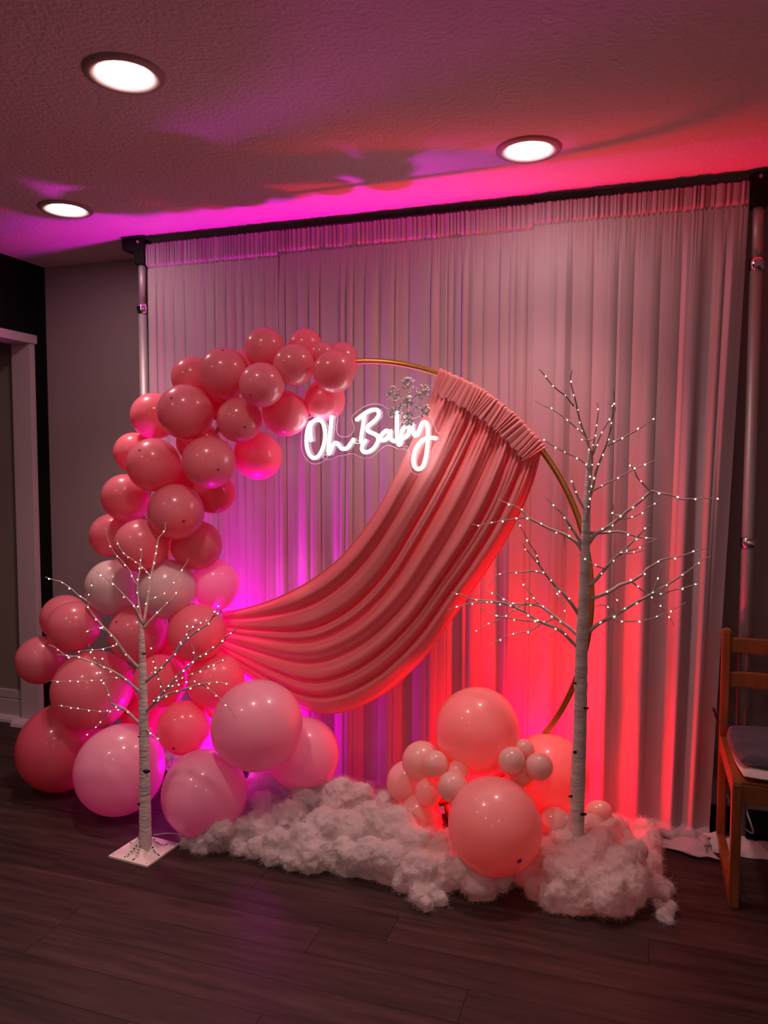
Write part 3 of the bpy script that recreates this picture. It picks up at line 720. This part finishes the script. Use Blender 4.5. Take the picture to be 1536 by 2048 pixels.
LB = [
 ([(875, 730), (868, 620), (850, 500), (845, 400), (860, 300), (868, 210), (870, 165)], [[(845, 400), (822, 368), (797, 310), (752, 255), (710, 210), (678, 155), (657, 95), (655, 65)]]),
 ([(882, 640), (905, 500), (928, 350), (950, 240), (965, 170), (975, 112), (1010, 70), (1018, 15)], [[(928, 350), (890, 305), (860, 275), (780, 220), (745, 188), (720, 130)], [(912, 495), (1000, 458), (1060, 400), (1088, 355), (1135, 280), (1160, 240)]]),
 ([(875, 640), (830, 540), (780, 483), (735, 435), (690, 390), (640, 350), (590, 315)], []),
 ([(882, 665), (920, 620), (965, 575), (1010, 530), (1062, 480), (1100, 430), (1140, 392)], []),
 ([(868, 922), (810, 865), (770, 820), (712, 740), (675, 698), (605, 625), (545, 545), (535, 500), (480, 462), (440, 425), (375, 380), (335, 370), (278, 350)], [[(537, 505), (550, 455), (562, 412), (565, 350)], [(655, 685), (600, 660), (550, 678), (510, 692)], [(745, 780), (715, 772), (660, 785), (600, 797), (530, 800), (475, 808)]]),
 ([(868, 1062), (810, 1015), (770, 978), (697, 932), (615, 895), (515, 855), (465, 838), (415, 840), (340, 785), (298, 768)], [[(612, 905), (590, 855), (567, 830), (545, 765)], [(770, 978), (722, 970), (650, 975), (598, 987), (458, 990), (375, 992), (308, 987)], [(465, 838), (380, 830), (350, 828)], [(632, 895), (632, 870), (632, 792)]]),
 ([(880, 1265), (835, 1228), (770, 1165), (690, 1130), (680, 1110), (660, 1050), (625, 960), (620, 905)], [[(770, 1165), (690, 1170), (630, 1178), (565, 1170), (485, 1160), (420, 1148), (355, 1140)], [(690, 1135), (650, 1190), (595, 1270), (550, 1305), (508, 1348)]]),
 ([(880, 1255), (905, 1290), (940, 1325), (985, 1345)], []),
 ([(892, 995), (965, 935), (1010, 890), (1070, 825), (1125, 760), (1165, 718), (1230, 670), (1275, 640), (1310, 590), (1340, 535), (1350, 505)], [[(1310, 595), (1355, 570), (1412, 545)], [(1080, 800), (1120, 740), (1160, 680), (1150, 645), (1150, 605)], [(1155, 690), (1210, 640), (1250, 620), (1290, 595)]]),
 ([(895, 1180), (960, 1105), (1030, 1030), (1080, 970), (1140, 910), (1200, 860), (1245, 830), (1285, 805), (1340, 765), (1385, 722), (1440, 680), (1455, 660)], [[(1200, 860), (1192, 800), (1175, 765)], [(1060, 1000), (1130, 965), (1200, 940), (1270, 908), (1310, 890), (1365, 868), (1395, 850)], [(985, 1070), (990, 1010), (970, 950), (955, 900), (940, 840), (930, 780), (945, 720)]]),
 ([(895, 1175), (965, 1115), (1030, 1072), (1120, 1045), (1180, 1025), (1230, 1010), (1290, 1000), (1355, 1000), (1410, 1005)], [[(1230, 1010), (1275, 1030), (1340, 1085), (1375, 1125), (1425, 1175), (1445, 1215)], [(1040, 1040), (1080, 1012), (1125, 1005), (1165, 993), (1220, 985), (1245, 985)]]),
]
YL = 2.235
lt_, lpts, lrad = lit_tree('small white birch tree with lit branches on a white square base', tuple(atZ(290, 1703)),
    [(291, 1688), (290, 1600), (289, 1520), (287, 1430), (286, 1360), (284, 1290), (282, 1240)], [14.5, 13, 11.5, 10.5, 9, 7, 4.5], (0, 1040), 3.072, YL, LB, 77, .043, 2.40, .0052)
# base plate and root flare of the small tree
bc = np.array([-1.643, 2.249, 0]); th = math.radians(-5)
def rotp(x, y, z): return (bc[0]+x*math.cos(th)-y*math.sin(th), bc[1]+x*math.sin(th)+y*math.cos(th), z)
b = MB().box(-.086, .086, -.086, .086, 0, .009, .002); b.V = [rotp(*v) for v in b.V]; b.build('base_plate', M_whiteplate, lt_)
V = []; F = []
nr, ns = 9, 48
for i in range(nr):
    q = i/(nr-1)
    for k in range(ns):
        a = 2*math.pi*k/ns; lobe = .5+.5*math.cos(6*a+.6)
        rr = .023+(.018+.030*lobe)*(1-q)**1.7
        V.append((bc[0]+rr*math.cos(a), bc[1]+rr*math.sin(a), .009+.046*q))
for i in range(nr-1):
    for k in range(ns): F.append((i*ns+k, i*ns+(k+1) % ns, (i+1)*ns+(k+1) % ns, (i+1)*ns+k))
mk('root_flare', V, F, M_whiteplate, lt_, True)
r = random.Random(4)
for k in range(6):      # dark painted flecks on the roots and bolts at the corners
    a = 2*math.pi*k/6-.1+.3*r.uniform(-1, 1); m_ = MB()
    for j in range(6):
        rr = .034+.0085*j; z = .009+.046*max(0, 1-(max(0, rr-.023)/(.045))**.6)+.0012
        p = (bc[0]+rr*math.cos(a)+r.gauss(0, .0015), bc[1]+rr*math.sin(a)+r.gauss(0, .0015), max(z, .0105))
        m_.lathe([(.0001, .0012), (.0026*r.uniform(.6, 1.3), .0006), (.003, -.001), (.0001, -.0016)], p, 7)
    m_.build('bark_fleck', M_knot, lt_)
for sx in (-1, 1):
    for sy in (-1, 1):
        p = rotp(sx*.074, sy*.074, .0095); MB().lathe([(.0001, .0012), (.0028, .001), (.0034, -.001)], p, 10).build('screw', M_twig, lt_)
def knots(t, Y, lst, px2m):
    for x, y, w, h in lst:
        # small eye-shaped bark scar sitting on the trunk surface facing the camera
        c = atY(x, y, Y); vd = -ray(x, y); vd /= np.linalg.norm(vd); hw = w*px2m*1.5
        c = c+vd*h
        V = []; F = []
        for j in range(5):
            q = j/4
            for k in range(14):
                a = 2*math.pi*k/14; ex = hw*(1-q)*math.cos(a); ez = hw*.5*(1-q)*math.sin(a)*(1 if math.sin(a) < 0 else .6)
                V.append(c+CR*ex-CD*ez+vd*(.0035*math.sin(q*math.pi/2)-.004*(ex/hw)**2))
        for j in range(4):
            for k in range(14): F.append((j*14+k, j*14+(k+1) % 14, (j+1)*14+(k+1) % 14, (j+1)*14+k))
        mk('bark_knot', V, F, M_knot, t, True)
px = 2.6/.96/FPX
knots(rt_, YT, [(1157, 1504, 7, .019), (1172, 1416, 4, .0175), (1143, 1592, 4, .019), (1166, 1628, 5, .02), (1151, 1366, 3, .017)], px)
px = 2.24/.93/FPX
knots(lt_, YL, [(290, 1542, 8, .0175), (285, 1608, 8, .0185), (288, 1307, 3.5, .0115), (279, 1473, 3, .014)], px)
pw = [atZ(304, 1657, .05), atZ(318, 1652, .03), atZ(330, 1640, .012), atZ(345, 1625, .004)]
pw = [np.array([-1.615, 2.262, .06]), np.array([-1.57, 2.30, .055]), np.array([-1.52, 2.36, .03]), np.array([-1.47, 2.47, .006]), np.array([-1.45, 2.62, .004])]
mk('power_cord', *tube(catmull(pw, 6), .0014, 6), M_cord, lt_, True)
b = MB().box(-.12, .12, -.12, .12, 0, .009, .002); bcr = np.array(rt_.location)
b.V = [(v[0]+bcr[0], v[1]+bcr[1], v[2]) for v in b.V]; b.build('base_plate', M_whiteplate, rt_)

# ================================================================== COTTON BATTING
r = random.Random(12)
L_ = []
def lump(p, rr, fill=True):
    L_.append((np.array(p, float), rr))
    if fill:
        z = p[2]-rr*.8
        while z > rr*.3: L_.append((np.array([p[0]+r.gauss(0, .01), p[1]+.02, z]), rr)); z -= rr*.9
front = [(368, 1702, .028), (395, 1712, .034), (432, 1708, .032), (468, 1714, .036), (505, 1720, .036), (540, 1735, .04), (575, 1748, .04), (612, 1752, .045), (650, 1745, .042), (690, 1742, .040), (705, 1752, .03), (745, 1750, .044), (785, 1765, .042), (812, 1790, .046), (835, 1815, .036), (850, 1826, .02), (868, 1790, .035), (900, 1790, .038), (930, 1795, .04), (955, 1808, .034), (975, 1790, .028), (1010, 1765, .04), (1045, 1778, .04), (1075, 1805, .046), (1105, 1822, .04), (1140, 1832, .046), (1170, 1832, .034), (1182, 1815, .03), (1212, 1838, .04), (1240, 1838, .034), (1272, 1815, .038), (1300, 1800, .026), (1318, 1818, .018), (1330, 1845, .02), (1338, 1852, .014), (1322, 1790, .018), (1335, 1805, .012), (1295, 1770, .04), (1288, 1730, .045), (1275, 1700, .04)]
for x, y, rr in front:
    p = atZ(x, y); p = p+np.array([0, rr*.75, rr*.72]); lump(p, rr, False)
    L_.append((p+np.array([r.gauss(0, .015), .05, rr*.15]), rr*1.15))
back = [  # (px, py, Y, r): the heap rising towards the hoop
 (440, 1668, 2.34, .05), (400, 1690, 2.32, .04), (480, 1660, 2.40, .055), (520, 1655, 2.42, .06), (470, 1625, 2.52, .05), (530, 1610, 2.55, .06), (580, 1640, 2.50, .065), (560, 1690, 2.36, .06), (610, 1690, 2.36, .07), (650, 1650, 2.44, .07), (610, 1600, 2.60, .065), (545, 1570, 2.68, .04), (520, 1555, 2.70, .03), (545, 1560, 2.66, .045), (575, 1575, 2.64, .05), (500, 1575, 2.62, .035), (480, 1600, 2.56, .045), (600, 1560, 2.70, .04), (640, 1562, 2.72, .035), (690, 1570, 2.74, .035), (505, 1595, 2.62, .04), (640, 1585, 2.66, .06), (680, 1600, 2.60, .065), (700, 1660, 2.42, .07), (740, 1640, 2.48, .07), (720, 1595, 2.66, .055), (770, 1610, 2.62, .05), (790, 1660, 2.46, .07), (830, 1690, 2.42, .07), (870, 1700, 2.44, .065), (840, 1745, 2.32, .065), (890, 1745, 2.36, .06), (780, 1720, 2.34, .06), (690, 1710, 2.34, .055), (740, 1710, 2.34, .055), (640, 1710, 2.33, .05), (900, 1690, 2.50, .05), (930, 1745, 2.36, .05), (860, 1660, 2.56, .05), (960, 1775, 2.33, .045), (1000, 1755, 2.40, .045),
 (1060, 1745, 2.46, .055), (1090, 1700, 2.50, .055), (1120, 1750, 2.42, .065), (1150, 1790, 2.36, .06), (1110, 1795, 2.36, .055), (1130, 1690, 2.52, .06), (1170, 1720, 2.48, .07), (1200, 1680, 2.54, .06), (1180, 1660, 2.60, .05), (1215, 1665, 2.62, .045), (1150, 1665, 2.58, .035), (1230, 1740, 2.46, .07), (1225, 1790, 2.38, .06), (1260, 1760, 2.44, .06), (1265, 1710, 2.56, .05), (1250, 1690, 2.64, .04), (1200, 1760, 2.42, .06), (1130, 1650, 2.56, .03), (1230, 1650, 2.68, .03)]
for x, y, Y, rr in back: lump(atY(x, y, Y), rr)
for k in range(140):   # broken edges
    b0 = L_[r.randrange(len(L_))]; d = np.array([r.gauss(0, 1), r.gauss(-.5, 1), r.gauss(.2, .8)]); d /= np.linalg.norm(d)
    p = b0[0]+d*b0[1]*.8
    if p[2] > .012: L_.append((p, b0[1]*r.uniform(.25, .5)))
bm = bmesh.new()
for p, rr in L_:
    mtx = Matrix.Translation(Vector(p)) @ Euler((r.uniform(0, 6), r.uniform(0, 6), 0)).to_matrix().to_4x4() @ Matrix.Diagonal((rr*r.uniform(.9, 1.2), rr*r.uniform(.9, 1.2), rr*r.uniform(.75, .95), 1))
    bmesh.ops.create_icosphere(bm, subdivisions=2, radius=1, matrix=mtx)
me = bpy.data.meshes.new('lumps'); bm.to_mesh(me); bm.free()
tmp = bpy.data.objects.new('tmp', me); C.objects.link(tmp)
rm = tmp.modifiers.new('r', 'REMESH'); rm.mode = 'VOXEL'; rm.voxel_size = .0052
sm = tmp.modifiers.new('s', 'SMOOTH'); sm.iterations = 7
dg = bpy.context.evaluated_depsgraph_get(); ev = tmp.evaluated_get(dg); me2 = bpy.data.meshes.new_from_object(ev)
bpy.data.objects.remove(tmp, do_unlink=True)
nvt = len(me2.vertices); co = np.empty(nvt*3); me2.vertices.foreach_get('co', co); co = co.reshape(-1, 3)
nn = np.empty(nvt*3); me2.vertices.foreach_get('normal', nn); nn = nn.reshape(-1, 3)
dsp = np.empty(nvt)
for i in range(nvt):
    v = Vector(co[i]); 
    dsp[i] = .018*noise.noise(v*13)+.010*noise.noise(v*30)+.005*noise.noise(v*65)+.003*noise.noise(v*130)
co2 = co+nn*dsp[:, None]; co2[:, 2] = np.maximum(co2[:, 2], .002)
me2.vertices.foreach_set('co', co2.ravel()); me2.update()
me2.polygons.foreach_set('use_smooth', [True]*len(me2.polygons)); me2.materials.clear(); me2.materials.append(M_cotton); me2.name = 'cotton_batting'
ct = bpy.data.objects.new('cotton_batting', me2); link(ct); WL[ct.name] = np.zeros(3)
tag(ct, 'fluffy white cotton batting heaped on the floor like snow', 'cotton', kind='stuff')
# loose fibres
me2.vertices.foreach_get('normal', nn.reshape(-1)) if False else None
ns = 110000; rs = np.random.RandomState(3); idx = rs.randint(0, nvt, ns)
nb_ = np.empty(nvt*3); me2.vertices.foreach_get('normal', nb_); nb_ = nb_.reshape(-1, 3)
P0 = co2[idx]+rs.normal(0, .002, (ns, 3)); Nn = nb_[idx]
ln = rs.uniform(.010, .032, (ns, 1)); d1 = Nn*rs.uniform(.1, .8, (ns, 1))+rs.normal(0, .6, (ns, 3)); d1 /= np.linalg.norm(d1, axis=1, keepdims=True)
d2 = d1+rs.normal(0, .9, (ns, 3)); d2 /= np.linalg.norm(d2, axis=1, keepdims=True)
sd = np.cross(d1, rs.normal(0, 1, (ns, 3))); sd /= np.linalg.norm(sd, axis=1, keepdims=True); sd *= .00028
P1 = P0+d1*ln*.5; P2 = P1+d2*ln*.5
for q in (P0, P1, P2): q[:, 2] = np.maximum(q[:, 2], .001)
VV = np.stack([P0-sd, P0+sd, P1-sd*.8, P1+sd*.8, P2], 1).reshape(-1, 3)
b5 = np.arange(ns)*5
Ft = np.concatenate([np.stack([b5, b5+1, b5+3, b5+2], 1)]).tolist()+np.stack([b5+2, b5+3, b5+4], 1).tolist()
o = mk('loose_fibre', VV, Ft, M_fibre, ct, True); o['kind'] = 'stuff'

# ================================================================== CHAIR
ch = empty('wooden_chair', (.5, 2.75, 0), 'honey wood chair with navy seat pad at the right edge', 'chair')
CX0, CX1, CYF, CYB = .288, .70, 2.53, 2.985
for xa in (CX0, CX1-.028):
    xb = xa+.028; sf_ = empty_parent = None
    fr = MB().prism([(CYB, .0), (CYB, .785), (CYB-.022, .795), (CYB-.042, .785), (CYB-.042, .0)], 'x', xa, xb, .004).build('back_post', M_wood, ch)
    MB().prism([(CYF, .0), (CYF, .395), (CYF+.012, .408), (CYF+.046, .408), (CYF+.046, .0)], 'x', xa, xb, .004).build('front_leg', M_wood, ch)
    MB().box(xa+.001, xb-.001, CYF+.03, CYB-.03, .348, .405, .003).build('seat_rail', M_wood, ch)
    MB().box(xa+.001, xb-.001, CYF+.03, CYB-.03, .0, .045, .003).build('floor_runner', M_wood, ch)
    for z in (.745, .615):
        MB().lathe([(.0001, .0), (.004, .0005), (.005, .002)], (xa-.0006 if xa < .4 else xb+.0006, CYB-.02, z), 10, (1, 0, 0)).build('plug', M_knot, fr)
for z0, z1 in ((.708, .762), (.585, .640)):
    MB().box(CX0+.02, CX1-.02, CYB-.036, CYB-.014, z0, z1, .004).build('back_slat', M_wood, ch)
MB().box(CX0+.02, CX1-.02, CYF+.008, CYF+.030, .335, .392, .003).build('front_rail', M_wood, ch)
MB().box(CX0+.02, CX1-.02, CYB-.032, CYB-.012, .335, .392, .003).build('back_rail', M_wood, ch)
MB().box(CX0+.026, CX1-.026, CYF+.01, CYB-.04, .392, .402, .002).build('seat', M_wood, ch)
def pad(x0, x1, y0, y1, z0, z1, rc, puff, seed):
    nx_, ny_ = 40, 44; V = []
    for side in (1, 0):
        for i in range(nx_):
            for j in range(ny_):
                u, v = i/(nx_-1)*2-1, j/(ny_-1)*2-1
                # squircle
                a = math.hypot(u, v); k = 1.0
                uu = u*math.sqrt(1-.28*v*v*rc); vv = v*math.sqrt(1-.28*u*u*rc)
                e = min(1-abs(u), 1-abs(v)); h = min(1, (e/.16))**.5 if e > 0 else 0
                x = (x0+x1)/2+uu*(x1-x0)/2; y = (y0+y1)/2+vv*(y1-y0)/2
                zc = (z0+z1)/2; hh = (z1-z0)/2
                z = zc+(hh*h+puff*(1-u*u)*(1-v*v)+.003*noise.noise(Vector((x*14, y*14, seed)))*h)*(1 if side else 0)-(0 if side else hh*h)
                V.append((x, y, z))
    F = grid_faces(nx_, ny_).tolist()+[[i+nx_*ny_ for i in f[::-1]] for f in grid_faces(nx_, ny_).tolist()]
    return V, F
tw = mk('folded_towel', *pad(CX0+.018, CX1-.02, CYF-.004, CYB-.05, .406, .434, .5, .0, 3), M_towel, None, True, loc=(.49, 2.74, .402))
tag(tw, 'folded white towel under the navy seat pad of the chair', 'towel')
cu = mk('seat_cushion', *pad(CX0+.006, CX1-.01, CYF+.028, CYB-.045, .434, .464, .75, .006, 8), M_navy, None, True, loc=(.49, 2.74, .434))
tag(cu, 'dark navy seat cushion tied to the wooden chair', 'cushion')
MB().tube(catmull([(CX0+.035, CYB-.055, .445), (CX0+.012, CYB-.05, .452), (CX0-.006, CYB-.045, .456), (CX0-.014, CYB-.05, .468), (CX0-.02, CYB-.055, .49), (CX0-.028, CYB-.058, .51)], 5), [.003]*16+[.005]*6+[.007]*4, 8).build('tie', M_navy, cu, True)
# ================================================================== floor odds and ends on the right
V = []; nx_, ny_ = 60, 26
for i in range(nx_):
    for j in range(ny_):
        u, v = i/(nx_-1), j/(ny_-1)
        x = .20+.27*u; y = 3.02-.12*v
        e = (4*u*(1-u))**.4*(4*v*(1-v))**.5
        w = noise.noise(Vector((x*16, y*20, 3)))+.5*noise.noise(Vector((x*40, y*40, 7)))
        V.append((x+.01*w, y+.012*w-.02*math.sin(u*3), max(.002, (.030+.022*w)*e+.002)))
hm = mk('crumpled_cloth', V, grid_faces(nx_, ny_), M_seam, None, True, loc=(.33, 2.96, 0)); tag(hm, 'crumpled white curtain end lying on the floor behind the chair legs', 'cloth')
wc = mk('extension_cord', *tube(catmull([(.32, 3.10, .17), (.345, 3.08, .10), (.37, 3.06, .05), (.42, 3.05, .02), (.40, 3.10, .10), (.44, 3.08, .16), (.50, 3.06, .11), (.62, 3.05, .07), (.80, 3.05, .05)], 8), .0035, 8), M_cord, None, True, loc=(.4, 3.07, 0)); tag(wc, 'white extension cord looping behind the chair', 'cord')

# ================================================================== LED UPLIGHTS (behind the balloons)
def uplight(x, y, power, color, label, tilt, angle, wide):
    t = empty('uplight', (x, y, 0), label, 'lamp', 'floor uplights behind the balloons')
    MB().lathe([(.0001, .0), (.035, 0), (.038, .004), (.038, .07), (.034, .072), (.032, .055), (.0001, .055)], (x, y, .0), 28).build('housing', M_blackp, t, True)
    MB().lathe([(.0001, .092), (.012, .090), (.022, .083), (.029, .073), (.031, .060)], (x, y, .0), 28).build('lens', mat('uplight_lens', (0, 0, 0), .4, emit=(color, wide)), t, True)
    ld = bpy.data.lights.new('uplight_beam', 'SPOT'); ld.energy = power; ld.color = color; ld.spot_size = math.radians(angle); ld.spot_blend = .9; ld.shadow_soft_size = .045
    lo = bpy.data.objects.new('uplight_beam', ld); link(lo, t); lo.location = (0, 0, .14)
    lo.rotation_mode = 'QUATERNION'; lo.rotation_quaternion = Vector((0, 0, -1)).rotation_difference(Vector(tilt).normalized())
uplight(-1.62, 2.895, MAG_POWER, MAG_COLOR, 'magenta floor uplight behind the large pink balloons', (.05, .18, 1), 74, 560)
uplight(-.345, 2.885, RED_POWER, RED_COLOR, 'red floor uplight behind the peach balloons', (.02, .30, 1), 78, 1400)
